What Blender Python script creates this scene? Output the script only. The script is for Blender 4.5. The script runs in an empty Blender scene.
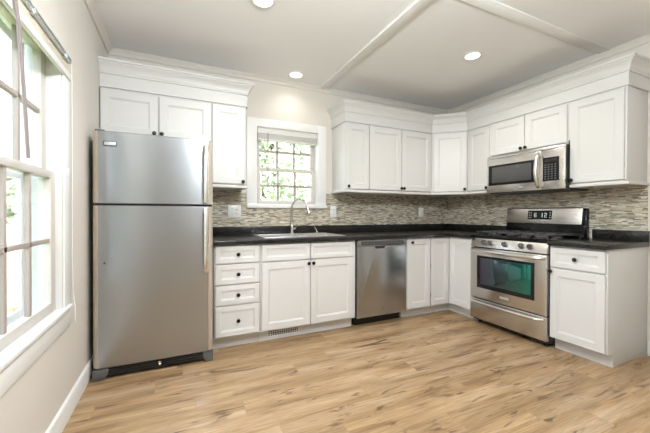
import bpy, bmesh, math, random
from mathutils import Vector, Matrix
random.seed(7)
C = bpy.context.scene
COL = C.collection
PI = math.pi
W0 = 4.0           # room width

# ------------------------------------------------------------------ camera
cam_data = bpy.data.cameras.new('camera')
cam_data.sensor_width = 36.0
cam_data.lens = 315.81 * 36.0 / 650.0
cam_data.clip_start = 0.02
cam_data.clip_end = 200
cam_data.shift_y = -0.5057 / 650.0
cam = bpy.data.objects.new('camera', cam_data)
COL.objects.link(cam)
_y, _p, _r = 0.4332, -0.0073, 0.0027
_fw = Vector((math.sin(_y)*math.cos(_p), math.cos(_y)*math.cos(_p), math.sin(_p)))
_rt = Vector((math.cos(_y), -math.sin(_y), 0))
_up = _rt.cross(_fw)
_rt, _up = _rt*math.cos(_r) + _up*math.sin(_r), _up*math.cos(_r) - _rt*math.sin(_r)
cam.matrix_world = Matrix(((_rt.x, _up.x, -_fw.x, 0.5629), (_rt.y, _up.y, -_fw.y, -3.3099),
                           (_rt.z, _up.z, -_fw.z, 1.1336), (0, 0, 0, 1)))
C.camera = cam

# ------------------------------------------------------------------ exposure
vs = C.view_settings
vs.view_transform = 'Standard'
vs.look = 'None'
vs.gamma = 1.0
vs.use_curve_mapping = False
vs.exposure = 0.0

# ------------------------------------------------------------------ sky
world = bpy.data.worlds.new('sky')
C.world = world
world.use_nodes = True
wn, wl = world.node_tree.nodes, world.node_tree.links
wn.clear()
wo = wn.new('ShaderNodeOutputWorld')
wb = wn.new('ShaderNodeBackground')
sky = wn.new('ShaderNodeTexSky')
sky.sky_type = 'NISHITA'
sky.sun_disc = False
sky.sun_elevation = math.radians(48)
sky.sun_rotation = math.radians(120)
sky.air_density = 1.0
sky.dust_density = 3.0
sky.ozone_density = 1.0
wb.inputs['Strength'].default_value = 1.8
hs = wn.new('ShaderNodeHueSaturation'); hs.inputs['Saturation'].default_value = 0.5   # thin bright overcast
wl.new(sky.outputs[0], hs.inputs['Color'])
wl.new(hs.outputs[0], wb.inputs['Color'])
wl.new(wb.outputs[0], wo.inputs['Surface'])

# ------------------------------------------------------------------ added globe fill lamp and the room's downlights
FILL_POWER = 146           # globe lamp added as unseen fill above the viewpoint
FILL_COLOR = (0.92, 0.97, 1.0)
DOWN_POWER = (6, 38, 44) # over the window, by the range, by the refrigerator
DOWN_COLOR = (1.0, 0.93, 0.86)

# ------------------------------------------------------------------ materials
def new_mat(name):
    m = bpy.data.materials.new(name)
    m.use_nodes = True
    return m, m.node_tree.nodes, m.node_tree.links, m.node_tree.nodes['Principled BSDF']

def simple(name, col, rough=0.5, metal=0.0, noise=0.03, scale=18, coat=0.0, spec=0.5, bump=0.0, bscale=120):
    """principled with a light procedural variation of colour and roughness"""
    m, N, L, b = new_mat(name)
    tc = N.new('ShaderNodeTexCoord')
    n = N.new('ShaderNodeTexNoise')
    n.inputs['Scale'].default_value = scale
    n.inputs['Detail'].default_value = 4
    L.new(tc.outputs['Object'], n.inputs['Vector'])
    mix = N.new('ShaderNodeMix'); mix.data_type = 'RGBA'
    L.new(n.outputs['Fac'], mix.inputs['Factor'])
    mix.inputs['A'].default_value = (*[max(0, c*(1-noise)) for c in col], 1)
    mix.inputs['B'].default_value = (*[min(1, c*(1+noise)) for c in col], 1)
    L.new(mix.outputs['Result'], b.inputs['Base Color'])
    b.inputs['Roughness'].default_value = rough
    b.inputs['Metallic'].default_value = metal
    b.inputs['Specular IOR Level'].default_value = spec
    b.inputs['Coat Weight'].default_value = coat
    if bump:
        n2 = N.new('ShaderNodeTexNoise'); n2.inputs['Scale'].default_value = bscale
        L.new(tc.outputs['Object'], n2.inputs['Vector'])
        bp = N.new('ShaderNodeBump'); bp.inputs['Strength'].default_value = bump; bp.inputs['Distance'].default_value = 0.002
        L.new(n2.outputs['Fac'], bp.inputs['Height'])
        L.new(bp.outputs['Normal'], b.inputs['Normal'])
    return m

M = {}
M['wall'] = simple('wall_paint', (0.71, 0.67, 0.615), 0.75, noise=0.015, scale=4, bump=0.06, bscale=220)
M['ceiling'] = simple('ceiling_paint', (0.91, 0.91, 0.91), 0.85, noise=0.01, scale=3)
M['trim'] = simple('white_trim_paint', (0.83, 0.83, 0.82), 0.4, noise=0.01, scale=5)
M['cabinet'] = simple('white_cabinet_paint', (0.685, 0.68, 0.668), 0.38, noise=0.012, scale=6)
M['vinyl'] = simple('white_window_vinyl', (0.84, 0.84, 0.84), 0.35, noise=0.01, scale=6)
M['plaster'] = simple('unpainted_plaster', (0.66, 0.60, 0.50), 0.9, noise=0.12, scale=26)
M['black'] = simple('black_plastic', (0.012, 0.012, 0.013), 0.35, noise=0.1)
M['dark'] = simple('dark_grey_plastic', (0.06, 0.06, 0.065), 0.45, noise=0.1)
M['knob'] = simple('dark_bronze_knob', (0.022, 0.019, 0.017), 0.32, 0.6, noise=0.15, scale=60)
M['iron'] = simple('cast_iron', (0.07, 0.07, 0.07), 0.3, 0.3, noise=0.2, scale=80, bump=0.2)
M['enamel'] = simple('black_enamel', (0.005, 0.005, 0.006), 0.08, noise=0.1, spec=0.3)
M['chrome'] = simple('polished_steel', (0.68, 0.67, 0.65), 0.16, 1.0, noise=0.02, scale=30)
M['nickel'] = simple('brushed_nickel', (0.56, 0.54, 0.51), 0.26, 1.0, noise=0.03, scale=30)
M['satin'] = simple('satin_sink_steel', (0.78, 0.77, 0.76), 0.34, 0.9, noise=0.02, scale=40)
M['brass'] = simple('brass_hinge', (0.55, 0.36, 0.14), 0.3, 1.0, noise=0.05)
M['plate'] = simple('white_plastic', (0.86, 0.85, 0.82), 0.3, noise=0.01)
M['alu'] = simple('aluminium_rail', (0.62, 0.66, 0.66), 0.35, 0.7, noise=0.04)
M['wand'] = simple('translucent_brown_plastic', (0.30, 0.24, 0.24), 0.3, noise=0.05)
M['feet'] = simple('grey_plastic', (0.10, 0.10, 0.10), 0.45, noise=0.05)
M['knobsteel'] = simple('dark_knob_steel', (0.16, 0.155, 0.15), 0.3, 0.8, noise=0.03)
M['dim_text'] = simple('grey_key_print', (0.16, 0.16, 0.165), 0.5, noise=0.02)
M['screen'] = simple('grey_oven_screen', (0.075, 0.075, 0.075), 0.12, noise=0.1, scale=300)
M['grey_text'] = simple('pale_grey_print', (0.55, 0.55, 0.55), 0.5, noise=0.02)
M['bark'] = simple('bark', (0.16, 0.11, 0.07), 0.9, noise=0.3, scale=12)
M['grass'] = simple('grass', (0.16, 0.24, 0.07), 0.95, noise=0.35, scale=6)
M['sash'] = simple('backlit_shade_vinyl', (0.60, 0.56, 0.52), 0.4, noise=0.02, scale=6)  # darker vinyl carries the backlit shade on the room side of the sashes
M['muntin'] = simple('backlit_shade_grid', (0.40, 0.34, 0.31), 0.45, noise=0.03, scale=6)  # backlit darkness of the window bars put into their colour
M['blind'] = simple('white_blind_slats', (0.78, 0.77, 0.74), 0.5, noise=0.02)

def lamp_mat():
    m, N, L, b = new_mat('lamp_lens')
    tc = N.new('ShaderNodeTexCoord'); n = N.new('ShaderNodeTexNoise'); n.inputs['Scale'].default_value = 4
    L.new(tc.outputs['Object'], n.inputs['Vector'])
    mr = N.new('ShaderNodeMapRange'); mr.inputs['To Min'].default_value = 3.8; mr.inputs['To Max'].default_value = 4.2
    L.new(n.outputs['Fac'], mr.inputs['Value'])
    b.inputs['Base Color'].default_value = (0.9, 0.88, 0.85, 1)
    b.inputs['Emission Color'].default_value = (1, 0.93, 0.84, 1)
    L.new(mr.outputs['Result'], b.inputs['Emission Strength'])
    return m
M['lamp'] = lamp_mat()

def display_mat():
    m, N, L, b = new_mat('clock_digits')
    tc = N.new('ShaderNodeTexCoord'); n = N.new('ShaderNodeTexNoise'); n.inputs['Scale'].default_value = 40
    L.new(tc.outputs['Object'], n.inputs['Vector'])
    mr = N.new('ShaderNodeMapRange'); mr.inputs['To Min'].default_value = 0.25; mr.inputs['To Max'].default_value = 0.4
    L.new(n.outputs['Fac'], mr.inputs['Value'])
    b.inputs['Base Color'].default_value = (0.6, 0.65, 0.65, 1)
    b.inputs['Emission Color'].default_value = (0.85, 0.95, 1, 1)
    L.new(mr.outputs['Result'], b.inputs['Emission Strength'])
    return m
M['digits'] = display_mat()

def steel(name, col=(0.42, 0.44, 0.465), rough=0.27, aniso=0.55, stretch=(2, 2, 220)):
    m, N, L, b = new_mat(name)
    tc = N.new('ShaderNodeTexCoord')
    mp = N.new('ShaderNodeMapping'); mp.inputs['Scale'].default_value = stretch
    L.new(tc.outputs['Object'], mp.inputs['Vector'])
    n = N.new('ShaderNodeTexNoise'); n.inputs['Scale'].default_value = 3; n.inputs['Detail'].default_value = 5
    L.new(mp.outputs['Vector'], n.inputs['Vector'])
    mr = N.new('ShaderNodeMapRange'); mr.inputs['To Min'].default_value = rough-0.005; mr.inputs['To Max'].default_value = rough+0.005
    L.new(n.outputs['Fac'], mr.inputs['Value']); L.new(mr.outputs['Result'], b.inputs['Roughness'])
    mix = N.new('ShaderNodeMix'); mix.data_type = 'RGBA'
    mix.inputs['A'].default_value = (*[c*0.985 for c in col], 1); mix.inputs['B'].default_value = (*[c*1.015 for c in col], 1)
    L.new(n.outputs['Fac'], mix.inputs['Factor']); L.new(mix.outputs['Result'], b.inputs['Base Color'])
    b.inputs['Metallic'].default_value = 1
    if aniso:
        b.inputs['Anisotropic'].default_value = aniso; b.inputs['Anisotropic Rotation'].default_value = 0.25
        tg = N.new('ShaderNodeTangent'); tg.direction_type = 'RADIAL'; tg.axis = 'Z'
        L.new(tg.outputs[0], b.inputs['Tangent'])
    # very gentle waviness of the sheet
    n2 = N.new('ShaderNodeTexNoise'); n2.inputs['Scale'].default_value = 2.2; n2.inputs['Detail'].default_value = 1
    L.new(tc.outputs['Object'], n2.inputs['Vector'])
    bp = N.new('ShaderNodeBump'); bp.inputs['Strength'].default_value = 0.15; bp.inputs['Distance'].default_value = 0.02
    L.new(n2.outputs['Fac'], bp.inputs['Height']); L.new(bp.outputs['Normal'], b.inputs['Normal'])
    return m
M['steel'] = steel('brushed_stainless_steel')
M['edge'] = simple('painted_edge_reflection', (0.46, 0.39, 0.315), 0.4, 0.1, noise=0.02)  # tan reflection of the surroundings put into the edge colour
M['steel3'] = steel('bright_stainless_steel', (0.80, 0.775, 0.745), 0.26, 0.4)
M['steel2'] = steel('pale_brushed_stainless_steel', (0.64, 0.625, 0.60), 0.24, 0.4)

def math_node(N, op, a=None, b=None):
    n = N.new('ShaderNodeMath'); n.operation = op
    if a is not None: n.inputs[0].default_value = a
    if b is not None: n.inputs[1].default_value = b
    return n

def glass_mat(name, tint=(1, 1, 1), refl=0.06):
    m = bpy.data.materials.new(name); m.use_nodes = True
    N, L = m.node_tree.nodes, m.node_tree.links
    N.clear()
    o = N.new('ShaderNodeOutputMaterial'); t = N.new('ShaderNodeBsdfTransparent'); g = N.new('ShaderNodeBsdfGlossy')
    t.inputs['Color'].default_value = (*tint, 1); g.inputs['Roughness'].default_value = 0.03
    lw = N.new('ShaderNodeLayerWeight'); lw.inputs['Blend'].default_value = 0.25
    mr = N.new('ShaderNodeMapRange'); mr.inputs['To Min'].default_value = refl*0.6; mr.inputs['To Max'].default_value = 0.45
    L.new(lw.outputs['Facing'], mr.inputs['Value'])
    x = N.new('ShaderNodeMixShader')
    L.new(mr.outputs['Result'], x.inputs['Fac']); L.new(t.outputs[0], x.inputs[1]); L.new(g.outputs[0], x.inputs[2])
    L.new(x.outputs[0], o.inputs['Surface'])
    return m
M['glass'] = glass_mat('window_glass', (0.97, 0.985, 0.98))

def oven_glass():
    """coated pane with its coloured reflection painted in, violet to green across the glass"""
    m, N, L, b = new_mat('oven_glass_painted_reflection')
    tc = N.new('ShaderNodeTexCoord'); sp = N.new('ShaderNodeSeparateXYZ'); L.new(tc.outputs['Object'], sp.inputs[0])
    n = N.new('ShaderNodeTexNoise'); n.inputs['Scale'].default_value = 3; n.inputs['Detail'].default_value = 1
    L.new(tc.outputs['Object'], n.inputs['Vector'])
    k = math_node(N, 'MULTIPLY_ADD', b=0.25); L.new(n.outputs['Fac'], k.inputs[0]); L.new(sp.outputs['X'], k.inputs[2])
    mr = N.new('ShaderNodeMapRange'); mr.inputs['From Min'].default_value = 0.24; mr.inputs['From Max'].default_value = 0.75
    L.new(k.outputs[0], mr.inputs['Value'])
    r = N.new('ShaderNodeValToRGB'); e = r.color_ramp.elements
    e[0].position = 0.0; e[0].color = (0.075, 0.06, 0.09, 1); e[1].position = 1.0; e[1].color = (0.03, 0.27, 0.21, 1)  # ramp puts the coloured reflection into the base colour
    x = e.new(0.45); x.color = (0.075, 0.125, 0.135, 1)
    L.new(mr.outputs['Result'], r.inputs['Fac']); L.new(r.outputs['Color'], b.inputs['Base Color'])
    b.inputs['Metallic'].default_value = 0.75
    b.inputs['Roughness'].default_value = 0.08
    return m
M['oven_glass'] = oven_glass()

def black_glass():
    m, N, L, b = new_mat('black_glass')
    tc = N.new('ShaderNodeTexCoord'); n = N.new('ShaderNodeTexNoise'); n.inputs['Scale'].default_value = 30
    L.new(tc.outputs['Object'], n.inputs['Vector'])
    mr = N.new('ShaderNodeMapRange'); mr.inputs['To Min'].default_value = 0.05; mr.inputs['To Max'].default_value = 0.09
    L.new(n.outputs['Fac'], mr.inputs['Value']); L.new(mr.outputs['Result'], b.inputs['Roughness'])
    b.inputs['Base Color'].default_value = (0.012, 0.012, 0.013, 1)
    b.inputs['IOR'].default_value = 1.45; b.inputs['Specular IOR Level'].default_value = 0.3
    return m
M['black_glass'] = black_glass()

def counter_mat():
    m, N, L, b = new_mat('black_speckled_laminate')
    tc = N.new('ShaderNodeTexCoord')
    n = N.new('ShaderNodeTexNoise'); n.inputs['Scale'].default_value = 60; n.inputs['Detail'].default_value = 6; n.inputs['Roughness'].default_value = 0.7
    L.new(tc.outputs['Object'], n.inputs['Vector'])
    r = N.new('ShaderNodeValToRGB')
    r.color_ramp.elements[0].position = 0.35; r.color_ramp.elements[0].color = (0.005, 0.005, 0.006, 1)
    r.color_ramp.elements[1].position = 0.72; r.color_ramp.elements[1].color = (0.034, 0.031, 0.027, 1)
    L.new(n.outputs['Fac'], r.inputs['Fac']); L.new(r.outputs['Color'], b.inputs['Base Color'])
    b.inputs['Roughness'].default_value = 0.26; b.inputs['Specular IOR Level'].default_value = 0.32
    return m
M['counter'] = counter_mat()

def tile_mat():
    m, N, L, b = new_mat('linear_mosaic_tile')
    geo = N.new('ShaderNodeNewGeometry'); sp = N.new('ShaderNodeSeparateXYZ')
    L.new(geo.outputs['Position'], sp.inputs[0])
    u = math_node(N, 'SUBTRACT'); L.new(sp.outputs['X'], u.inputs[0]); L.new(sp.outputs['Y'], u.inputs[1])
    rh = 0.0098
    row = math_node(N, 'DIVIDE', b=rh); L.new(sp.outputs['Z'], row.inputs[0])
    fl = math_node(N, 'FLOOR'); L.new(row.outputs[0], fl.inputs[0])
    wn_ = N.new('ShaderNodeTexWhiteNoise'); wn_.noise_dimensions = '1D'; L.new(fl.outputs[0], wn_.inputs['W'])
    sh = math_node(N, 'MULTIPLY', b=0.9); L.new(wn_.outputs['Value'], sh.inputs[0])
    uu = math_node(N, 'ADD'); L.new(u.outputs[0], uu.inputs[0]); L.new(sh.outputs[0], uu.inputs[1])
    # uneven tile lengths
    wob = N.new('ShaderNodeTexNoise'); wob.noise_dimensions = '2D'; wob.inputs['Scale'].default_value = 7.0; wob.inputs['Detail'].default_value = 0
    cw = N.new('ShaderNodeCombineXYZ'); L.new(uu.outputs[0], cw.inputs[0]); L.new(fl.outputs[0], cw.inputs[1]); L.new(cw.outputs[0], wob.inputs['Vector'])
    wm = math_node(N, 'MULTIPLY', b=0.08); L.new(wob.outputs['Fac'], wm.inputs[0])
    u2 = math_node(N, 'ADD'); L.new(uu.outputs[0], u2.inputs[0]); L.new(wm.outputs[0], u2.inputs[1])
    cv = N.new('ShaderNodeCombineXYZ'); L.new(u2.outputs[0], cv.inputs[0]); L.new(sp.outputs['Z'], cv.inputs[1])
    br = N.new('ShaderNodeTexBrick'); br.offset = 0; br.squash = 1
    br.inputs['Scale'].default_value = 1; br.inputs['Brick Width'].default_value = 0.050; br.inputs['Row Height'].default_value = rh
    br.inputs['Mortar Size'].default_value = 0.0009; br.inputs['Bias'].default_value = 0
    br.inputs['Color1'].default_value = (0, 0, 0, 1); br.inputs['Color2'].default_value = (1, 1, 1, 1); br.inputs['Mortar'].default_value = (0.5, 0.5, 0.5, 1)
    L.new(cv.outputs[0], br.inputs['Vector'])
    r = N.new('ShaderNodeValToRGB'); r.color_ramp.interpolation = 'CONSTANT'
    pal = [(0.38, 0.31, 0.22), (0.58, 0.51, 0.39), (0.33, 0.315, 0.255), (0.68, 0.62, 0.51), (0.47, 0.445, 0.36), (0.78, 0.74, 0.65),
           (0.52, 0.43, 0.31), (0.17, 0.15, 0.11), (0.62, 0.585, 0.49), (0.72, 0.645, 0.50), (0.42, 0.41, 0.35)]
    e = r.color_ramp.elements
    while len(e) < len(pal): e.new(0.5)
    for i, c in enumerate(pal):
        e[i].position = i/len(pal); e[i].color = (*c, 1)
    L.new(br.outputs['Color'], r.inputs['Fac'])
    mot = N.new('ShaderNodeTexNoise'); mot.inputs['Scale'].default_value = 90; mot.inputs['Detail'].default_value = 3
    L.new(geo.outputs['Position'], mot.inputs['Vector'])
    mm = N.new('ShaderNodeMapRange'); mm.inputs['To Min'].default_value = 0.8; mm.inputs['To Max'].default_value = 1.2; L.new(mot.outputs['Fac'], mm.inputs['Value'])
    mul = N.new('ShaderNodeMix'); mul.data_type = 'RGBA'; mul.blend_type = 'MULTIPLY'; mul.inputs['Factor'].default_value = 1
    L.new(r.outputs['Color'], mul.inputs['A']); L.new(mm.outputs['Result'], mul.inputs['B'])
    gm = N.new('ShaderNodeMix'); gm.data_type = 'RGBA'; gm.inputs['B'].default_value = (0.36, 0.32, 0.26, 1)
    L.new(br.outputs['Fac'], gm.inputs['Factor']); L.new(mul.outputs['Result'], gm.inputs['A'])
    L.new(gm.outputs['Result'], b.inputs['Base Color'])
    rr = N.new('ShaderNodeMapRange'); rr.inputs['To Min'].default_value = 0.12; rr.inputs['To Max'].default_value = 0.5
    L.new(br.outputs['Color'], rr.inputs['Value']); L.new(rr.outputs['Result'], b.inputs['Roughness'])
    bp = N.new('ShaderNodeBump'); bp.inputs['Strength'].default_value = 0.5; bp.inputs['Distance'].default_value = 0.002; bp.invert = True
    L.new(br.outputs['Fac'], bp.inputs['Height']); L.new(bp.outputs['Normal'], b.inputs['Normal'])
    return m
M['tile'] = tile_mat()

def floor_mat():
    m, N, L, b = new_mat('oak_plank_vinyl')
    geo = N.new('ShaderNodeNewGeometry'); sp = N.new('ShaderNodeSeparateXYZ')
    L.new(geo.outputs['Position'], sp.inputs[0])
    rh = 0.152
    row = math_node(N, 'DIVIDE', b=rh); L.new(sp.outputs['Y'], row.inputs[0])
    fl = math_node(N, 'FLOOR'); L.new(row.outputs[0], fl.inputs[0])
    w1 = N.new('ShaderNodeTexWhiteNoise'); w1.noise_dimensions = '1D'; L.new(fl.outputs[0], w1.inputs['W'])
    sh = math_node(N, 'MULTIPLY', b=1.22); L.new(w1.outputs['Value'], sh.inputs[0])
    u = math_node(N, 'ADD'); L.new(sp.outputs['X'], u.inputs[0]); L.new(sh.outputs[0], u.inputs[1])
    cv = N.new('ShaderNodeCombineXYZ'); L.new(u.outputs[0], cv.inputs[0]); L.new(sp.outputs['Y'], cv.inputs[1])
    br = N.new('ShaderNodeTexBrick'); br.offset = 0; br.squash = 1
    br.inputs['Scale'].default_value = 1; br.inputs['Brick Width'].default_value = 1.22; br.inputs['Row Height'].default_value = rh
    br.inputs['Mortar Size'].default_value = 0.0012; br.inputs['Mortar Smooth'].default_value = 0.3
    br.inputs['Color1'].default_value = (0, 0, 0, 1); br.inputs['Color2'].default_value = (1, 1, 1, 1); br.inputs['Mortar'].default_value = (0.5, 0.5, 0.5, 1)
    L.new(cv.outputs[0], br.inputs['Vector'])
    # per-plank shifted grain coordinates
    off = N.new('ShaderNodeVectorMath'); off.operation = 'MULTIPLY'; off.inputs[1].default_value = (13.7, 7.3, 31.0)
    L.new(br.outputs['Color'], off.inputs[0])
    ad = N.new('ShaderNodeVectorMath'); ad.operation = 'ADD'; L.new(cv.outputs[0], ad.inputs[0]); L.new(off.outputs[0], ad.inputs[1])
    def stretched(scale, detail, rough=0.55, dist=0.0):
        mp = N.new('ShaderNodeMapping'); mp.inputs['Scale'].default_value = scale; L.new(ad.outputs[0], mp.inputs['Vector'])
        n = N.new('ShaderNodeTexNoise'); n.inputs['Scale'].default_value = 1; n.inputs['Detail'].default_value = detail
        n.inputs['Roughness'].default_value = rough; n.inputs['Distortion'].default_value = dist
        L.new(mp.outputs[0], n.inputs['Vector']); return n
    broad = stretched((1.1, 9, 1), 4, 0.6, 0.6)
    fine = stretched((5, 110, 1), 4, 0.6)
    knot = stretched((3.6, 19, 1), 3, 0.6, 0.8)
    r = N.new('ShaderNodeValToRGB'); e = r.color_ramp.elements
    e[0].position = 0.30; e[0].color = (0.21, 0.12, 0.055, 1)
    e[1].position = 0.72; e[1].color = (0.53, 0.385, 0.25, 1)
    x = e.new(0.47); x.color = (0.40, 0.258, 0.132, 1)
    L.new(broad.outputs['Fac'], r.inputs['Fac'])
    # plank to plank tone
    tone = N.new('ShaderNodeMapRange'); tone.inputs['To Min'].default_value = 0.91; tone.inputs['To Max'].default_value = 1.08; L.new(br.outputs['Color'], tone.inputs['Value'])
    m1 = N.new('ShaderNodeMix'); m1.data_type = 'RGBA'; m1.blend_type = 'MULTIPLY'; m1.inputs['Factor'].default_value = 1
    L.new(r.outputs['Color'], m1.inputs['A']); L.new(tone.outputs['Result'], m1.inputs['B'])
    gr = N.new('ShaderNodeMapRange'); gr.inputs['From Min'].default_value = 0.3; gr.inputs['From Max'].default_value = 0.7
    gr.inputs['To Min'].default_value = 0.66; gr.inputs['To Max'].default_value = 1.18; L.new(fine.outputs['Fac'], gr.inputs['Value'])
    m2 = N.new('ShaderNodeMix'); m2.data_type = 'RGBA'; m2.blend_type = 'MULTIPLY'; m2.inputs['Factor'].default_value = 1
    L.new(m1.outputs['Result'], m2.inputs['A']); L.new(gr.outputs['Result'], m2.inputs['B'])
    kr = N.new('ShaderNodeMapRange'); kr.interpolation_type = 'SMOOTHSTEP'
    kr.inputs['From Min'].default_value = 0.565; kr.inputs['From Max'].default_value = 0.71; kr.inputs['To Max'].default_value = 0.92
    L.new(knot.outputs['Fac'], kr.inputs['Value'])
    m3 = N.new('ShaderNodeMix'); m3.data_type = 'RGBA'; m3.inputs['B'].default_value = (0.095, 0.05, 0.025, 1)
    L.new(kr.outputs['Result'], m3.inputs['Factor']); L.new(m2.outputs['Result'], m3.inputs['A'])
    gm = N.new('ShaderNodeMath'); gm.operation = 'MULTIPLY'; gm.inputs[1].default_value = 0.3; L.new(br.outputs['Fac'], gm.inputs[0])
    m4 = N.new('ShaderNodeMix'); m4.data_type = 'RGBA'; m4.inputs['B'].default_value = (0.13, 0.08, 0.045, 1)
    L.new(gm.outputs[0], m4.inputs['Factor']); L.new(m3.outputs['Result'], m4.inputs['A'])
    L.new(m4.outputs['Result'], b.inputs['Base Color'])
    rg = N.new('ShaderNodeMapRange'); rg.inputs['To Min'].default_value = 0.3; rg.inputs['To Max'].default_value = 0.48
    L.new(fine.outputs['Fac'], rg.inputs['Value']); L.new(rg.outputs['Result'], b.inputs['Roughness'])
    bp = N.new('ShaderNodeBump'); bp.inputs['Strength'].default_value = 0.12; bp.inputs['Distance'].default_value = 0.001
    L.new(fine.outputs['Fac'], bp.inputs['Height']); L.new(bp.outputs['Normal'], b.inputs['Normal'])
    return m
M['floor'] = floor_mat()

def fence_mat():
    m, N, L, b = new_mat('pale_fence_wood')
    geo = N.new('ShaderNodeNewGeometry'); mp = N.new('ShaderNodeMapping'); mp.inputs['Scale'].default_value = (20, 20, 1.5)
    L.new(geo.outputs['Position'], mp.inputs['Vector'])
    n = N.new('ShaderNodeTexNoise'); n.inputs['Scale'].default_value = 1; n.inputs['Detail'].default_value = 4; L.new(mp.outputs[0], n.inputs['Vector'])
    r = N.new('ShaderNodeValToRGB'); r.color_ramp.elements[0].color = (0.68, 0.48, 0.39, 1); r.color_ramp.elements[1].color = (0.84, 0.66, 0.56, 1)
    L.new(n.outputs['Fac'], r.inputs['Fac']); L.new(r.outputs['Color'], b.inputs['Base Color']); b.inputs['Roughness'].default_value = 0.85
    return m
M['fence'] = fence_mat()

def leaf_mat():
    m, N, L, b = new_mat('leaves')
    oi = N.new('ShaderNodeNewGeometry')
    n = N.new('ShaderNodeTexNoise'); n.inputs['Scale'].default_value = 3.0; L.new(oi.outputs['Position'], n.inputs['Vector'])
    r = N.new('ShaderNodeValToRGB'); r.color_ramp.elements[0].position = 0.3; r.color_ramp.elements[1].position = 0.7
    r.color_ramp.elements[0].color = (0.34, 0.40, 0.27, 1); r.color_ramp.elements[1].color = (0.58, 0.64, 0.48, 1)
    L.new(n.outputs['Fac'], r.inputs['Fac']); L.new(r.outputs['Color'], b.inputs['Base Color']); b.inputs['Roughness'].default_value = 0.6
    b.inputs['Transmission Weight'].default_value = 0.0
    return m
M['leaf'] = leaf_mat()

# ------------------------------------------------------------------ mesh helpers
def merge(bm, tmp):
    me = bpy.data.meshes.new('t'); tmp.to_mesh(me); tmp.free(); bm.from_mesh(me); bpy.data.meshes.remove(me)

def box(bm, x0, y0, z0, x1, y1, z1, b=0.0, seg=2):
    t = bmesh.new()
    bmesh.ops.create_cube(t, size=1)
    for v in t.verts:
        v.co = Vector((x0 + (v.co.x+.5)*(x1-x0), y0 + (v.co.y+.5)*(y1-y0), z0 + (v.co.z+.5)*(z1-z0)))
    if b > 0:
        bmesh.ops.bevel(t, geom=list(t.edges), offset=b, segments=seg, profile=0.5, affect='EDGES', clamp_overlap=True)
    bmesh.ops.recalc_face_normals(t, faces=list(t.faces))
    merge(bm, t)

def prism(bm, poly, lo, hi, axis='z', b=0.0):
    """extrude a 2D polygon; axis z: (x,y) poly, axis x: (y,z) poly, axis y: (x,z) poly"""
    t = bmesh.new()
    def p(a, c, h):
        return {'z': (a, c, h), 'x': (h, a, c), 'y': (a, h, c)}[axis]
    lo_v = [t.verts.new(p(a, c, lo)) for a, c in poly]
    hi_v = [t.verts.new(p(a, c, hi)) for a, c in poly]
    n = len(poly)
    for i in range(n):
        t.faces.new((lo_v[i], lo_v[(i+1) % n], hi_v[(i+1) % n], hi_v[i]))
    t.faces.new(lo_v[::-1]); t.faces.new(hi_v)
    if b > 0:
        bmesh.ops.bevel(t, geom=list(t.edges), offset=b, segments=2, profile=0.5, affect='EDGES', clamp_overlap=True)
    bmesh.ops.recalc_face_normals(t, faces=list(t.faces))
    merge(bm, t)

def tube(bm, pts, r, seg=12, closed=False, flat=1.0, flat_dir=None):
    """round bar along pts; r may be a list"""
    t = bmesh.new()
    P = [Vector(p) for p in pts]
    n = len(P)
    rs = r if isinstance(r, (list, tuple)) else [r]*n
    rings = []
    prev = None
    for i in range(n):
        if closed: d = P[(i+1) % n] - P[i-1]
        else: d = P[min(i+1, n-1)] - P[max(i-1, 0)]
        d.normalize()
        if prev is None:
            a = Vector((0, 0, 1)) if abs(d.z) < 0.9 else Vector((1, 0, 0))
            if flat_dir is not None: a = Vector(flat_dir)
            e = (a - d*a.dot(d)).normalized()
        else:
            e = (prev - d*prev.dot(d)).normalized()
        prev = e
        f = d.cross(e)
        rings.append([t.verts.new(P[i] + e*rs[i]*flat*math.cos(2*PI*k/seg) + f*rs[i]*math.sin(2*PI*k/seg)) for k in range(seg)])
    m = n if closed else n-1
    for i in range(m):
        A, B = rings[i], rings[(i+1) % n]
        for k in range(seg):
            t.faces.new((A[k], A[(k+1) % seg], B[(k+1) % seg], B[k]))
    if not closed:
        t.faces.new(rings[0][::-1]); t.faces.new(rings[-1])
    bmesh.ops.recalc_face_normals(t, faces=list(t.faces))
    merge(bm, t)

def lathe(bm, prof, origin=(0, 0, 0), axis=(0, 0, 1), seg=20):
    """prof: list of (radius, height) along the axis"""
    t = bmesh.new()
    z = Vector(axis).normalized()
    a = Vector((1, 0, 0)) if abs(z.x) < 0.9 else Vector((0, 1, 0))
    x = (a - z*a.dot(z)).normalized(); y = z.cross(x)
    o = Vector(origin)
    rings = []
    for r, h in prof:
        if r < 1e-6: rings.append([t.verts.new(o + z*h)])
        else: rings.append([t.verts.new(o + z*h + (x*math.cos(2*PI*k/seg) + y*math.sin(2*PI*k/seg))*r) for k in range(seg)])
    for A, B in zip(rings, rings[1:]):
        for k in range(seg):
            k2 = (k+1) % seg
            if len(A) == 1 and len(B) == 1: continue
            if len(A) == 1: t.faces.new((A[0], B[k2], B[k]))
            elif len(B) == 1: t.faces.new((A[k], A[k2], B[0]))
            else: t.faces.new((A[k], A[k2], B[k2], B[k]))
    if len(rings[0]) > 1: t.faces.new(rings[0][::-1])
    if len(rings[-1]) > 1: t.faces.new(rings[-1])
    bmesh.ops.recalc_face_normals(t, faces=list(t.faces))
    merge(bm, t)

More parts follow.
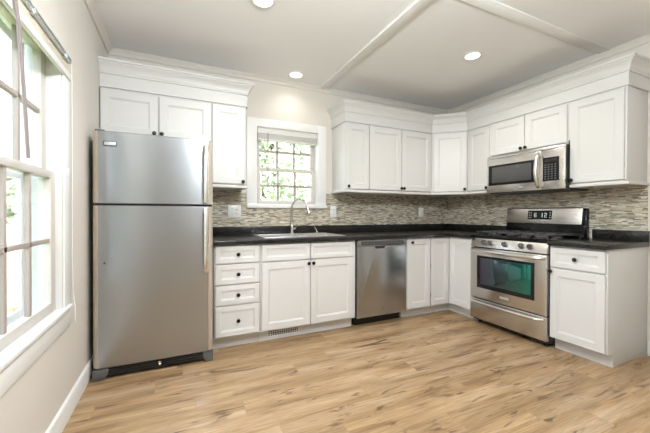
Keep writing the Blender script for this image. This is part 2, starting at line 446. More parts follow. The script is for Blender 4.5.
def sweep(bm, path, prof, side=1):
    """sweep a closed profile [(out, z)] along a plan path [(x, y)] with mitred corners; out is measured to the right of travel when side = 1"""
    t = bmesh.new()
    n = len(path)
    segn = []
    for i in range(n-1):
        dx, dy = path[i+1][0]-path[i][0], path[i+1][1]-path[i][1]
        l = math.hypot(dx, dy)
        segn.append((dy/l*side, -dx/l*side))
    rings = []
    for i in range(n):
        if i == 0: mx, my = segn[0]
        elif i == n-1: mx, my = segn[-1]
        else:
            ax, ay = segn[i-1]; bx, by = segn[i]
            k = 1 + ax*bx + ay*by
            mx, my = (ax+bx)/k, (ay+by)/k
        rings.append([t.verts.new((path[i][0]+mx*o, path[i][1]+my*o, z)) for o, z in prof])
    m = len(prof)
    for A, B in zip(rings, rings[1:]):
        for k in range(m):
            t.faces.new((A[k], A[(k+1) % m], B[(k+1) % m], B[k]))
    t.faces.new(rings[0]); t.faces.new(rings[-1][::-1])
    bmesh.ops.recalc_face_normals(t, faces=list(t.faces))
    merge(bm, t)

def mesh_of(bm, name, mat, smooth=None):
    me = bpy.data.meshes.new(name)
    bm.to_mesh(me); bm.free()
    mats = mat if isinstance(mat, (list, tuple)) else [mat]
    for m_ in mats: me.materials.append(m_)
    if smooth:
        for p in me.polygons: p.use_smooth = True
        try: me.set_sharp_from_angle(angle=math.radians(smooth))
        except Exception: pass
    return me

def obj(name, bm, mat, parent=None, loc=(0, 0, 0), rot=(0, 0, 0), smooth=35):
    me = bm if isinstance(bm, bpy.types.Mesh) else mesh_of(bm, name, mat, smooth)
    o = bpy.data.objects.new(name, me)
    COL.objects.link(o)
    o.parent = parent
    o.location = loc
    o.rotation_euler = rot
    return o

def tag(o, label, cat, group=None):
    o['label'] = label; o['category'] = cat
    if group: o['group'] = group
    return o

def thing(name, label, cat, loc=(0, 0, 0), rz=0.0, group=None):
    o = bpy.data.objects.new(name, None)
    o.empty_display_size = 0.05
    COL.objects.link(o)
    o.location = loc; o.rotation_euler = (0, 0, rz)
    return tag(o, label, cat, group)

def struct(name, bm, mat, parent=None, smooth=35):
    o = obj(name, bm, mat, parent, smooth=smooth)
    if parent is None: o['kind'] = 'structure'
    return o

def NB(): return bmesh.new()

# ------------------------------------------------------------------ room dimensions
W = W0             # left wall x = 0, right wall x = W, back wall y = 0
Y0 = -6.0          # wall behind the camera
H = 2.57
T = 0.16

# floor, ceiling
bm = NB(); box(bm, -T, Y0-T, -0.08, W+T, T, 0.0); struct('floor', bm, M['floor'])
bm = NB(); box(bm, -T, Y0-T, H, W+T, T, H+0.1); struct('ceiling', bm, M['ceiling'])

# back wall with the sink window opening
BX0, BX1, BZ0, BZ1 = 1.300, 2.002, 1.225, 2.047
bm = NB()
box(bm, -T, 0, 0, BX0, T, H); box(bm, BX1, 0, 0, W+T, T, H)
box(bm, BX0, 0, 0, BX1, T, BZ0); box(bm, BX0, 0, BZ1, BX1, T, H)
struct('wall_back', bm, M['wall'])
# left wall with its window opening
LY0, LY1, LZ0, LZ1 = -2.00, -1.20, 0.60, 2.000
bm = NB()
box(bm, -T, LY1, 0, 0, 0, H)
box(bm, -T, Y0, 0, 0, LY0, H)
box(bm, -T, LY0, 0, 0, LY1, LZ0); box(bm, -T, LY0, LZ1, 0, LY1, H)
struct('wall_left', bm, M['wall'])
bm = NB(); box(bm, W, Y0, 0, W+T, 0, H); struct('wall_right', bm, M['wall'])
bm = NB(); box(bm, -T, Y0-T, 0, W+T, Y0, H); struct('wall_front', bm, M['wall'])

# baseboards
def base_prof(): return [(0, 0), (0.014, 0), (0.014, 0.10), (0.011, 0.108), (0.004, 0.115), (0, 0.116)]
bm = NB(); sweep(bm, [(0, -0.02), (0, Y0)], base_prof(), side=-1); struct('baseboard_left', bm, M['trim'])
bm = NB(); sweep(bm, [(W, Y0), (W, -2.105)], base_prof(), side=-1); struct('baseboard_right', bm, M['trim'])

# small crown at the ceiling
cp = [(0, H-0.001), (0.042, H-0.001), (0.042, H-0.007), (0.034, H-0.014), (0.020, H-0.028), (0.013, H-0.042), (0.012, H-0.050), (0, H-0.050)]
bm = NB(); sweep(bm, [(0, Y0), (0, 0), (W, 0), (W, Y0)], cp, side=1)
struct('trim_1', bm, M['wall'])
# flat battens on the ceiling
bm = NB(); box(bm, 2.008, Y0, H-0.018, 2.10, -0.045, H-0.001, 0.004); struct('trim_2', bm, M['ceiling'])
bm = NB(); box(bm, 2.102, -1.855, H-0.009, W-0.045, -1.762, H-0.001, 0.004); struct('trim_3', bm, M['ceiling'])

# ------------------------------------------------------------------ windows
def rect_frame(bm, a0, b0, a1, b1, w, lo, hi, axis, wb=None, wt=None):
    """rectangular frame in the plane across `axis` (x or y)"""
    wb = w if wb is None else wb; wt = w if wt is None else wt
    def bx(p0, q0, p1, q1, bev=0.003):
        if axis == 'y': box(bm, p0, lo, q0, p1, hi, q1, bev)
        else: box(bm, lo, p0, q0, hi, p1, q1, bev)
    bx(a0, b0, a0+w, b1); bx(a1-w, b0, a1, b1)
    bx(a0+w-.001, b0, a1-w+.001, b0+wb); bx(a0+w-.001, b1-wt, a1-w+.001, b1)

def sash(parent, a0, b0, a1, b1, w, lo, hi, axis, cols=3, rows=2, wb=None, wt=None):
    s = NB(); rect_frame(s, a0, b0, a1, b1, w, lo, hi, axis, wb, wt)
    so = obj('sash', s, M['sash'], parent)
    wb = w if wb is None else wb; wt = w if wt is None else wt
    g0, g1, h0, h1 = a0+w, a1-w, b0+wb, b1-wt
    m = NB(); mid = (lo+hi)/2; t = 0.011; hw = 0.0115
    for i in range(1, cols):
        c = g0 + (g1-g0)*i/cols
        if axis == 'y': box(m, c-hw, mid-t, h0, c+hw, mid+t, h1, 0.003)
        else: box(m, mid-t, c-hw, h0, mid+t, c+hw, h1, 0.003)
    for j in range(1, rows):
        c = h0 + (h1-h0)*j/rows
        if axis == 'y': box(m, g0, mid-t, c-hw, g1, mid+t, c+hw, 0.003)
        else: box(m, mid-t, g0, c-hw, mid+t, g1, c+hw, 0.003)
    obj('muntins', m, M['muntin'], so)
    g = NB()
    if axis == 'y': box(g, g0-.004, mid-.002, h0-.004, g1+.004, mid+.002, h1+.004)
    else: box(g, mid-.002, g0-.004, h0-.004, mid+.002, g1+.004, h1+.004)
    obj('pane', g, M['glass'], so)
    return so

# window over the sink -------------------------------------------------
bm = NB()   # jamb lining
rect_frame(bm, BX0, BZ0, BX1, BZ1, 0.006, 0.001, T-0.002, 'y')
win1 = struct('window_1', bm, M['trim'])
bm = NB()   # flat casing
box(bm, 1.195, -0.019, 1.236, 1.302, -0.001, 2.132, 0.003)
box(bm, 2.000, -0.019, 1.236, 2.098, -0.001, 2.132, 0.003)
box(bm, 1.3015, -0.019, 2.045, 2.0005, -0.001, 2.132, 0.003)
obj('casing', bm, M['trim'], win1)
bm = NB(); box(bm, 1.195, -0.040, 1.192, 2.100, 0.05, 1.236, 0.006)
obj('stool', bm, M['trim'], win1)
sash(win1, BX0+.006, 1.237, BX1-.006, 1.632, 0.050, 0.058, 0.092, 'y', wb=0.04, wt=0.034)
sash(win1, BX0+.006, 1.600, BX1-.006, 2.040, 0.050, 0.094, 0.128, 'y', wb=0.034, wt=0.045)

# window in the left wall ----------------------------------------------
bm = NB(); rect_frame(bm, LY0, LZ0, LY1, LZ1, 0.006, -T+0.002, -0.001, 'x')
win2 = struct('window_2', bm, M['trim'])
bm = NB()
box(bm, 0.001, -1.202, 0.627, 0.011, -1.100, 1.8675, 0.002)
box(bm, 0.001, -2.100, 0.627, 0.011, -1.998, 1.8675, 0.002)
obj('casing', bm, M['trim'], win2)
bm = NB(); box(bm, 0.001, -2.11, 1.868, 0.019, -1.108, 1.903, 0.003)
obj('head_casing', bm, M['trim'], win2)
bm = NB(); box(bm, -0.030, -2.12, 0.604, 0.027, -1.106, 0.627, 0.005)
obj('stool', bm, M['trim'], win2)
bm = NB(); box(bm, 0.001, -2.09, 0.505, 0.012, -1.112, 0.6035, 0.002)
obj('apron', bm, M['trim'], win2)
sash(win2, LY0+.006, 0.618, LY1-.006, 1.347, 0.058, -0.064, -0.028, 'x', wb=0.056, wt=0.036)
sash(win2, LY0+.006, 1.318, LY1-.006, 1.993, 0.058, -0.101, -0.065, 'x', wb=0.030, wt=0.045)
bm = NB(); rect_frame(bm, LY0+.03, LZ0+.02, LY1-.03, LZ1-.02, 0.04, -0.152, -0.140, 'x'); box(bm, -0.152, LY0+.06, 1.30, -0.140, LY1-.06, 1.335, 0.002)
so = obj('screen_frame', bm, M['vinyl'], win2)
bm = NB(); box(bm, 0.011, -1.160, 1.338, 0.018, -1.146, 1.376, 0.002); obj('latch', bm, M['plate'], win2)
# bare strip above the head casing
bm = NB(); box(bm, 0.0005, -2.11, 1.904, 0.003, -1.118, 2.012, 0.001)
o = struct('trim_4', bm, M['plaster'])

# ------------------------------------------------------------------ ceiling downlights
def downlight(x, y, label, power):
    t = thing('recessed_light', label, 'ceiling light', (x, y, H), 0, 'recessed ceiling lights')
    b1 = NB(); lathe(b1, [(0.062, -0.0005), (0.082, -0.0005), (0.083, -0.004), (0.074, -0.009), (0.064, -0.008), (0.062, -0.004)], seg=32)
    obj('trim_ring', b1, M['trim'], t)
    b2 = NB(); lathe(b2, [(0.0, -0.006), (0.061, -0.006), (0.061, -0.001), (0.0, -0.001)], seg=32)
    obj('lens', b2, M['lamp'], t)
    l = bpy.data.lights.new('downlight_bulb', 'SPOT')
    l.energy = power; l.color = DOWN_COLOR; l.spot_size = math.radians(150); l.spot_blend = 0.9; l.shadow_soft_size = 0.06
    lo = bpy.data.objects.new('downlight_bulb', l); COL.objects.link(lo)
    lo.parent = t; lo.location = (0, 0, -0.03)
    return t
downlight(1.661, -0.213, 'recessed ceiling light nearest the wall above the sink window', DOWN_POWER[0])
downlight(2.977, -1.263, 'recessed ceiling light between the two flat battens, toward the range', DOWN_POWER[1])
downlight(1.077, -1.195, 'recessed ceiling light in front of the refrigerator, cut by the top of the picture', DOWN_POWER[2])

# frosted globe lamp added out of view to fill the room with light
gl = thing('fill_globe', 'added fill lamp, a frosted globe above the viewpoint, out of the picture', 'ceiling light', (1.2, -2.8, H))
b1 = NB(); lathe(b1, [(0, -0.001), (0.07, -0.001), (0.07, -0.012), (0.055, -0.022), (0.014, -0.026), (0.014, -0.175), (0.05, -0.18), (0.05, -0.20), (0.0, -0.20)], seg=28); obj('fill_globe_canopy', b1, M['nickel'], gl)
b1 = NB(); lathe(b1, [(0.05, -0.195)] + [(0.135*math.sin(a), -0.32+0.135*math.cos(a)) for a in [0.42+k*(PI-0.42)/16 for k in range(16)]] + [(0, -0.455)], seg=32); obj('fill_globe_shell', b1, M['glass'], gl)
l = bpy.data.lights.new('fill_bulb', 'POINT'); l.energy = FILL_POWER; l.color = FILL_COLOR; l.shadow_soft_size = 0.11
lo = bpy.data.objects.new('fill_bulb', l); COL.objects.link(lo); lo.parent = gl; lo.location = (0, 0, -0.32)

# ------------------------------------------------------------------ cabinet fronts
def panel_mesh(w, h, t=0.02, f=0.058):
    """framed door / drawer front: x 0..w, z 0..h, back at y = 0, face at y = -t"""
    bm = NB()
    f = min(f, h*0.27, w*0.3)
    rings = [(0.0, 0.0), (0.0, -(t-0.003)), (0.003, -t), (f, -t), (f+0.004, -t+0.004), (f+0.009, -t+0.0045), (f+0.012, -t+0.009)]
    R = []
    for i, y in rings:
        R.append([bm.verts.new(p) for p in ((i, y, i), (w-i, y, i), (w-i, y, h-i), (i, y, h-i))])
    for A, B in zip(R, R[1:]):
        for k in range(4):
            bm.faces.new((A[k], A[(k+1) % 4], B[(k+1) % 4], B[k]))
    bm.faces.new(R[-1]); bm.faces.new(R[0][::-1])
    bmesh.ops.recalc_face_normals(bm, faces=list(bm.faces))
    return bm

_kb = NB()
lathe(_kb, [(0.0075, 0), (0.0075, 0.003), (0.005, 0.005), (0.005, 0.012), (0.009, 0.016), (0.0155, 0.019), (0.0165, 0.023), (0.0145, 0.027), (0.008, 0.0295), (0, 0.030)], axis=(0, -1, 0), seg=20)
KNOB = mesh_of(_kb, 'knob', M['knob'], 40)

def front(kind, parent, x, z, w, h, knob=None, y=0.0, f=0.058):
    d = obj(kind, panel_mesh(w, h, f=f), M['cabinet'], parent, (x, y, z), smooth=25)
    if knob:
        obj('knob', KNOB, None, d, (knob[0], -0.02, knob[1]))
    return d

BH, TK, TD = 0.876, 0.105, 0.073
def base_body(w, depth=0.598, right_notch=False):
    bm = NB()
    # carcass sides, back, floor, face frame around the openings
    prism(bm, [(0, TK), (0, BH), (depth, BH), (depth, 0), (TD, 0), (TD, TK)], 0.0005, w-0.0005, 'x', 0.0015)
    return bm

def hollow_body(w, depth=0.598):
    bm = NB()
    side = [(0, TK), (0, BH), (depth, BH), (depth, 0), (TD, 0), (TD, TK)]
    prism(bm, side, 0.0005, 0.018, 'x', 0.001); prism(bm, side, w-0.018, w-0.0005, 'x', 0.001)
    box(bm, 0.017, 0.02, TK, w-.017, depth, TK+.016); box(bm, 0.017, depth-.008, TK, w-.017, depth, BH)
    box(bm, 0.017, TD, 0.0, w-.017, TD+.016, TK+.001)
    box(bm, 0.0175, 0, TK, 0.04, 0.019, BH); box(bm, w-.04, 0, TK, w-.0175, 0.019, BH); box(bm, w/2-.02, 0, TK, w/2+.02, 0.019, BH)
    box(bm, 0.039, 0, TK, w-.039, 0.019, TK+.03); box(bm, 0.039, 0, 0.695, w-.039, 0.019, 0.735); box(bm, 0.039, 0, BH-.03, w-.039, 0.019, BH)
    return bm
def base_cab(name, label, x, y, rz, w, cat='cabinet', hollow=False):
    t = thing(name, label, cat, (x, y, 0), rz, 'white base cabinets')
    obj('body', hollow_body(w) if hollow else base_body(w), M['cabinet'], t)
    return t

YF = -0.6055       # face frame of the base cabinets on the back wall
XF = W - 0.6055
# drawer unit
c = base_cab('drawer_cabinet', 'white base cabinet with four drawers beside the refrigerator', 0.819, YF, 0, 0.378)
for z0, z1 in ((0.722, 0.866), (0.549, 0.711), (0.379, 0.538), (0.120, 0.368)):
    front('drawer', c, 0.010, z0, 0.360, z1-z0, (0.18, (z1-z0)/2), f=0.04)
# sink unit
c = base_cab('sink_cabinet', 'wide white base cabinet with two doors under the sink', 1.198, YF, 0, 0.947, hollow=True)
for x0 in (0.012, 0.465):
    front('false_drawer_front', c, x0, 0.719, 0.447, 0.146, f=0.035)
front('door', c, 0.012, 0.118, 0.447, 0.590, (0.427, 0.562))
front('door', c, 0.465, 0.118, 0.447, 0.590, (0.020, 0.562))
# floor-level heating grille in the toe kick
vent = thing('vent_grille', 'white metal vent grille in the toe kick under the sink cabinet', 'vent', (1.285, YF+TD, 0.030))
b1 = NB(); box(b1, 0, -0.004, 0, 0.29, -0.0006, 0.056, 0.001); obj('backing', b1, M['black'], vent)
b1 = NB(); rect_frame(b1, -0.004, -0.003, 0.294, 0.059, 0.009, -0.008, -0.003, 'y')
for k in range(1, 14): box(b1, 0.29*k/14-.0028, -0.0075, 0.004, 0.29*k/14+.0028, -0.004, 0.052)
for k in range(1, 3): box(b1, 0.004, -0.0075, 0.056*k/3-.0022, 0.286, -0.004, 0.056*k/3+.0022)
obj('grille', b1, M['trim'], vent)
# narrow unit right of the dishwasher
c = base_cab('narrow_base_cabinet', 'narrow white base cabinet with one door right of the dishwasher', 2.766, YF, 0, 0.329)
front('door', c, 0.011, 0.112, 0.316, 0.752, (0.052, 0.715))
# corner unit, doors meeting in the inner corner
c = thing('corner_base_cabinet', 'white corner base cabinet with two doors meeting at the inside corner', 'cabinet', (3.1065, YF, 0), 0, 'white base cabinets')
x2 = XF - 3.1065; e = W-0.0055-3.1065; yb = 0.6; ye = -0.936 - YF
bm = NB()
prism(bm, [(0, 0), (x2, 0), (x2, ye), (e, ye), (e, yb), (0, yb)], TK, BH, 'z', 0.0015)
prism(bm, [(0, TD), (x2+TD, TD), (x2+TD, ye), (e, ye), (e, yb), (0, yb)], 0, TK+.002, 'z'); box(bm, -0.011, TD, 0.0, 0.001, TD+.02, TK)
obj('body', bm, M['cabinet'], c)
d = front('door', c, 0.002, 0.112, 0.264, 0.752)
d2 = obj('door', panel_mesh(0.300, 0.752), M['cabinet'], c, (x2, -0.024, 0.112), (0, 0, -PI/2), smooth=25)
for z in (0.10, 0.42):
    b1 = NB(); tube(b1, [(-0.006, -0.019, z), (-0.006, -0.019, z+0.05)], 0.0042, 10); obj('hinge', b1, M['brass'], d)
# unit right of the range
c = base_cab('end_base_cabinet', 'white base cabinet with a drawer over a door right of the range', XF, -1.7005, -PI/2, 0.394)
front('drawer', c, 0.008, 0.699, 0.376, 0.162, (0.188, 0.081), f=0.04)
front('door', c, 0.008, 0.112, 0.376, 0.574, (0.012, 0.552))

# ------------------------------------------------------------------ countertop
CZ0, CZ1 = 0.877, 0.915
SKX0, SKX1, SKY0, SKY1 = 1.268, 2.042, -0.545, -0.075   # sink cut-out
CF = -0.639
bm = NB()
xs = [0.812, SKX0, SKX1, 3.361]
box(bm, xs[0], CF, CZ0, xs[1], -0.001, CZ1); box(bm, xs[2], CF, CZ0, 3.361, -0.001, CZ1)
box(bm, xs[1], CF, CZ0, xs[2], SKY0, CZ1); box(bm, xs[1], SKY1, CZ0, xs[2], -0.001, CZ1)
box(bm, 3.361, -0.9375, CZ0, W-0.001, -0.001, CZ1)
# rounded nosing
tube(bm, [(xs[0], CF, CZ1-0.0125), (3.361, CF, CZ1-0.0125)], 0.0125, 12)
box(bm, xs[0], CF-0.0125, CZ0, 3.361, CF, CZ1-0.012)
box(bm, 3.3485, -0.9375, CZ0, 3.361, CF, CZ1-0.012)
tube(bm, [(3.361, CF, CZ1-0.0125), (3.361, -0.9375, CZ1-0.0125)], 0.0125, 12)
# upstand
box(bm, xs[0], -0.021, CZ1-.001, W-0.001, -0.001, 1.0, 0.003)
box(bm, W-0.021, -0.9375, CZ1-.001, W-0.001, -0.019, 1.0, 0.003)
tag(obj('countertop', bm, M['counter']), 'long black L-shaped countertop with the sink, turning the corner to the range', 'countertop')
bm = NB()
box(bm, 3.361, -2.105, CZ0, W-0.001, -1.7005, CZ1, 0.003)
box(bm, 3.3485, -2.105, CZ0, 3.362, -1.7005, CZ1-.012); tube(bm, [(3.361, -1.7005, CZ1-0.0125), (3.361, -2.105, CZ1-0.0125)], 0.0125, 12)
box(bm, W-0.021, -2.105, CZ1-.001, W-0.001, -1.7195, 1.0, 0.003)
tag(obj('countertop', bm, M['counter']), 'short black countertop on the cabinet right of the range', 'countertop')

# ------------------------------------------------------------------ tiled splashback
bm = NB()
box(bm, 0.800, -0.009, 1.0005, 1.1945, -0.0005, 1.3665)
box(bm, 1.1945, -0.009, 1.0005, 2.1005, -0.0005, 1.1915)
box(bm, 2.0985, -0.009, 1.1915, 2.1005, -0.0005, 1.3665)
box(bm, 2.1005, -0.009, 1.0005, W-0.0005, -0.0005, 1.3665)
tag(obj('tile_backsplash', bm, M['tile']), 'strip mosaic tile backsplash on the back wall around the sink window', 'backsplash')
bm = NB()
box(bm, W-0.009, -2.09, 1.0005, W-0.0005, -0.0095, 1.3665)
box(bm, W-0.009, -1.6995, 0.90, W-0.0005, -0.9385, 1.0005)
tag(obj('tile_backsplash', bm, M['tile']), 'strip mosaic tile backsplash on the right wall behind the range', 'backsplash')

# ------------------------------------------------------------------ outlets
def plate(name, label, x0, x1, z0, z1, gangs, kinds, cat):
    t = thing(name, label, cat, ((x0+x1)/2, -0.0095, (z0+z1)/2), 0, 'white wall plates on the backsplash')
    w, h = x1-x0, z1-z0
    b1 = NB(); box(b1, -w/2, -0.006, -h/2, w/2, 0, h/2, 0.003); obj('cover_plate', b1, M['plate'], t)
    for g, kd in zip(range(gangs), kinds):
        cx = (g-(gangs-1)/2)*0.046
        if kd == 'outlet':
            for s in (-1, 1):
                b2 = NB(); lathe(b2, [(0, 0.0055), (0.0165, 0.0055), (0.0165, 0.0085), (0.0155, 0.009), (0, 0.009)], (cx, 0, s*0.0195), (0, -1, 0), 20)
                r = obj('receptacle', b2, M['plate'], t)
                b3 = NB()
                box(b3, cx-.0075, -0.0095, s*0.0195-.004, cx-.0055, -0.0088, s*0.0195+.006); box(b3, cx+.0055, -0.0095, s*0.0195-.004, cx+.0075, -0.0088, s*0.0195+.006)
                lathe(b3, [(0, 0.0088), (0.0025, 0.0088), (0.0025, 0.0095), (0, 0.0095)], (cx, 0, s*0.0195-.009), (0, -1, 0), 8)
                obj('slots', b3, M['dark'], r)
        else:
            b2 = NB(); box(b2, cx-.006, -0.012, -0.012, cx+.006, -0.005, 0.012, 0.002); obj('switch_toggle', b2, M['plate'], t)
            for s in (-1, 1):
                b2 = NB(); lathe(b2, [(0, 0.0055), (0.003, 0.0055), (0.003, 0.007), (0, 0.0075)], (cx, 0, s*0.03), (0, -1, 0), 8); obj('screw', b2, M['feet'], t)
plate('outlet_plate', 'double white wall plate on the tile left of the window, above the drawers', 1.013, 1.140, 1.092, 1.219, 2, ('switch', 'outlet'), 'outlet')
plate('outlet_plate', 'white outlet plate on the tile just right of the sink window', 2.155, 2.234, 1.095, 1.221, 1, ('outlet',), 'outlet')
plate('outlet_plate', 'white outlet plate on the tile near the back right corner', 3.463, 3.545, 1.092, 1.218, 1, ('outlet',), 'outlet')

# ------------------------------------------------------------------ wall cabinets
UF, UZ, UT = -0.3275, 1.3676, 2.121
def wall_cab(name, label, x, y, rz, w, z0=UZ, z1=UT, depth=0.322):
    t = thing(name, label, 'cabinet', (x, y, z0), rz, 'white wall cabinets')
    b1 = NB()
    h = z1-z0
    # carcass with a slightly recessed underside behind the face frame
    box(b1, 0.0005, 0.0, 0.030, w-0.0005, depth, h, 0.0015)
    box(b1, 0.0005, 0.0, 0.0, w-0.0005, 0.019, 0.032, 0.001)
    for a in (0.0005, w-0.0165): box(b1, a, 0.0, 0.0, a+0.016, depth, 0.032, 0.001)
    obj('body', b1, M['cabinet'], t)
    return t
DZ, DT = 0.036, 0.733     # door bottom above the cabinet base / door height to z 2.104
DHH = 2.104 - UZ - DZ
c = wall_cab('wall_cabinet', 'white two-door wall cabinet above the stainless refrigerator', 0.002, -0.3304, 0, 0.824, 1.735)
front('door', c, 0.008, 0.028, 0.395, 2.100-1.763, (0.370, 0.026))
front('door', c, 0.413, 0.028, 0.402, 2.100-1.763, (0.020, 0.026))
c = wall_cab('wall_cabinet', 'narrow white wall cabinet between the refrigerator and the sink window', 0.8265, -0.3304, 0, 0.302)
front('door', c, 0.008, DZ, 0.278, DHH, (0.262, 0.022))
c = wall_cab('wall_cabinet', 'narrow white wall cabinet right beside the sink window, at the start of the right run', 2.180, UF, 0, 0.291)
front('door', c, 0.008, DZ, 0.277, DHH, (0.016, 0.026))
c = wall_cab('wall_cabinet', 'white two-door wall cabinet on the back wall above the dishwasher', 2.4715, UF, 0, 0.915)
front('door', c, 0.006, DZ, 0.434, DHH, (0.424, 0.026))
front('door', c, 0.450, DZ, 0.434, DHH, (0.018, 0.026))
# diagonal corner unit
t = thing('corner_wall_cabinet', 'white diagonal corner wall cabinet with one door between the two walls', 'cabinet', (3.39, UF, UZ), 0, 'white wall cabinets')
dl = 0.2825
poly = [(-0.003, 0), (0.0, 0.0), (dl, -dl), (0.605, -dl), (0.605, 0.322), (-0.003, 0.322)]
b1 = NB(); prism(b1, poly, 0.030, UT-UZ, 'z', 0.001)
prism(b1, [(-0.003, 0), (0, 0), (dl, -dl), (dl+.02, -dl), (0.006, 0.02), (-0.003, 0.02)], 0.0, 0.031, 'z')
obj('body', b1, M['cabinet'], t)
d = obj('door', panel_mesh(0.372, DHH), M['cabinet'], t, (0.0135, -0.0135, DZ), (0, 0, -PI/4), smooth=25)
obj('knob', KNOB, None, d, (0.350, -0.02, 0.026))
XU = W + UF
c = wall_cab('wall_cabinet', 'narrow white wall cabinet on the right wall, left of the microwave', XU, -0.6125, -PI/2, 0.3245)
front('door', c, 0.020, DZ, 0.280, DHH, (0.262, 0.022))
c = wall_cab('wall_cabinet', 'short white two-door wall cabinet directly above the microwave', XU, -0.9375, -PI/2, 0.7625, 1.752)
front('door', c, 0.006, 0.014, 0.356, 2.104-1.766, (0.333, 0.022))
front('door', c, 0.369, 0.014, 0.372, 2.104-1.766, (0.016, 0.022))
c = wall_cab('wall_cabinet', 'white end wall cabinet with one door right of the microwave', XU, -1.7005, -PI/2, 0.384)
front('door', c, 0.004, DZ, 0.368, DHH, (0.020, 0.024))

# frieze and crown moulding along the cabinet tops
crown = [(0.0, 2.1212), (0.013, 2.1212), (0.013, 2.126), (0.008, 2.130), (0.008, 2.225), (0.016, 2.228), (0.016, 2.242), (0.020, 2.244), (0.022, 2.256), (0.028, 2.274), (0.040, 2.292),
         (0.052, 2.302), (0.054, 2.304), (0.054, 2.311), (0.063, 2.314), (0.063, 2.330), (0.0, 2.330)]
bm = NB(); sweep(bm, [(0.002, -0.3304), (1.1287, -0.3304), (1.1287, -0.002)], crown, side=1)
box(bm, 0.003, -0.325, 2.1215, 1.1275, -0.002, 2.328)
tag(obj('crown_molding', bm, M['cabinet']), 'white crown molding along the top of the cabinets over the refrigerator', 'molding')
bm = NB(); sweep(bm, [(2.1790, -0.002), (2.1790, UF), (3.39, UF), (XU, -0.61), (XU, -2.0850), (W-0.002, -2.0850)], crown, side=1)
prism(bm, [(2.181, -0.002), (2.181, UF+.004), (3.388, UF+.004), (XU+.004, -0.612), (XU+.004, -2.083), (W-0.002, -2.083), (W-0.002, -0.002)], 2.1215, 2.328, 'z')
tag(obj('crown_molding', bm, M['cabinet']), 'long white crown molding stepping around the corner over the range wall cabinets', 'molding')
# light rail under the doors
rail = [(0.0005, 1.3676), (0.014, 1.3676), (0.016, 1.372), (0.016, 1.384), (0.010, 1.392), (0.0005, 1.393)]
bm = NB(); sweep(bm, [(0.8265, -0.3304), (1.1287, -0.3304), (1.1287, -0.012)], rail, side=1)
tag(obj('light_rail_molding', bm, M['cabinet']), 'short white light rail under the narrow cabinet beside the refrigerator', 'molding')
bm = NB(); sweep(bm, [(2.1790, -0.012), (2.1790, UF), (3.39, UF), (XU, -0.61), (XU, -0.9365)], rail, side=1)
tag(obj('light_rail_molding', bm, M['cabinet']), 'white light rail under the wall cabinets from sink window to microwave', 'molding')
bm = NB(); sweep(bm, [(XU, -1.7015), (XU, -2.0850), (W-0.012, -2.0850)], rail, side=1)
tag(obj('light_rail_molding', bm, M['cabinet']), 'white light rail under the end cabinet right of the microwave', 'molding')

# ------------------------------------------------------------------ refrigerator
fr = thing('refrigerator', 'tall stainless steel top-freezer refrigerator against the left wall', 'refrigerator', (0.0, 0.0, 0.0))
FX0, FX1, FYF, FYB = 0.034, 0.802, -0.752, -0.690
bm = NB(); box(bm, FX0+.004, -0.684, 0.035, FX1-.004, -0.05, 1.672, 0.004); obj('body', bm, M['dark'], fr)
def fridge_door(z0, z1):
    w = FX1-FX0; rad = 0.042; bulge = 0.007
    pts = [(FX0, FYB)]
    for k in range(0, 9):
        a = PI + (PI/2)*k/8
        pts.append((FX0+rad+rad*math.cos(a), FYF+rad+bulge+rad*math.sin(a)))
    for k in range(1, 16):
        s = k/16; x = FX0+rad+(w-2*rad)*s
        pts.append((x, FYF+bulge-bulge*(1-(2*s-1)**2)))
    for k in range(0, 9):
        a = 1.5*PI + (PI/2)*k/8
        pts.append((FX1-rad+rad*math.cos(a), FYF+rad+bulge+rad*math.sin(a)))
    pts.append((FX1, FYB))
    b1 = NB()
    t = bmesh.new()
    rings = []
    for z, ins in ((z0, 0.004), (z0+0.004, 0.0), (z1-0.004, 0.0), (z1, 0.004)):
        cx, cy = (FX0+FX1)/2, FYB
        rings.append([t.verts.new((cx+(x-cx)*(1-ins/0.38), cy+(y-cy)*(1-ins/0.06), z)) for x, y in pts])
    n = len(pts)
    for A, B in zip(rings, rings[1:]):
        for k in range(n): t.faces.new((A[k], A[(k+1) % n], B[(k+1) % n], B[k]))
    t.faces.new(rings[0][::-1]); t.faces.new(rings[-1])
    bmesh.ops.recalc_face_normals(t, faces=list(t.faces)); merge(b1, t)
    return b1
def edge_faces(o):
    # the rolled door edges get the painted tan reflection
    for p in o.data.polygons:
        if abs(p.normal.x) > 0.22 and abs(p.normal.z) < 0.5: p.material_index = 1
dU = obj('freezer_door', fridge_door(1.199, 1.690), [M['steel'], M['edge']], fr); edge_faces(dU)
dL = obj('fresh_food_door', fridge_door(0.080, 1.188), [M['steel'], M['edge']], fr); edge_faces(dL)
bm = NB(); box(bm, FX0+.012, -0.692, 0.085, FX1-.012, -0.683, 1.68); obj('door_gasket', bm, M['black'], fr)
def fridge_handle(parent, z0, z1, low_end):
    # wide curved bar that stands off the door near the split and curves in at the far end
    pts = []
    n = 20
    for k in range(n+1):
        s = k/n; z = z0+(z1-z0)*s
        q = s if low_end else 1-s
        y = FYF - 0.050 + 0.044*max(0, (1-q*5))**2 + 0.010*q**6
        pts.append((0.748, y, z))
    b1 = NB(); tube(b1, pts, 0.0165, 14, flat=0.65, flat_dir=(0, 1, 0))
    h = obj('handle', b1, M['steel3'], parent, smooth=50)
    for z in ((z0+0.02, z1-0.02)):
        b2 = NB(); box(b2, 0.736, FYF-0.035, z-.016, 0.760, FYF+0.004, z+.016, 0.004); obj('handle_mount', b2, M['steel3'], h)
fridge_handle(dU, 1.215, 1.652, False)
fridge_handle(dL, 0.690, 1.172, True)
bm = NB(); box(bm, 0.100, FYF-0.0022, 1.588, 0.178, FYF+0.008, 1.622, 0.0015); bd = obj('badge', bm, M['feet'], dU)
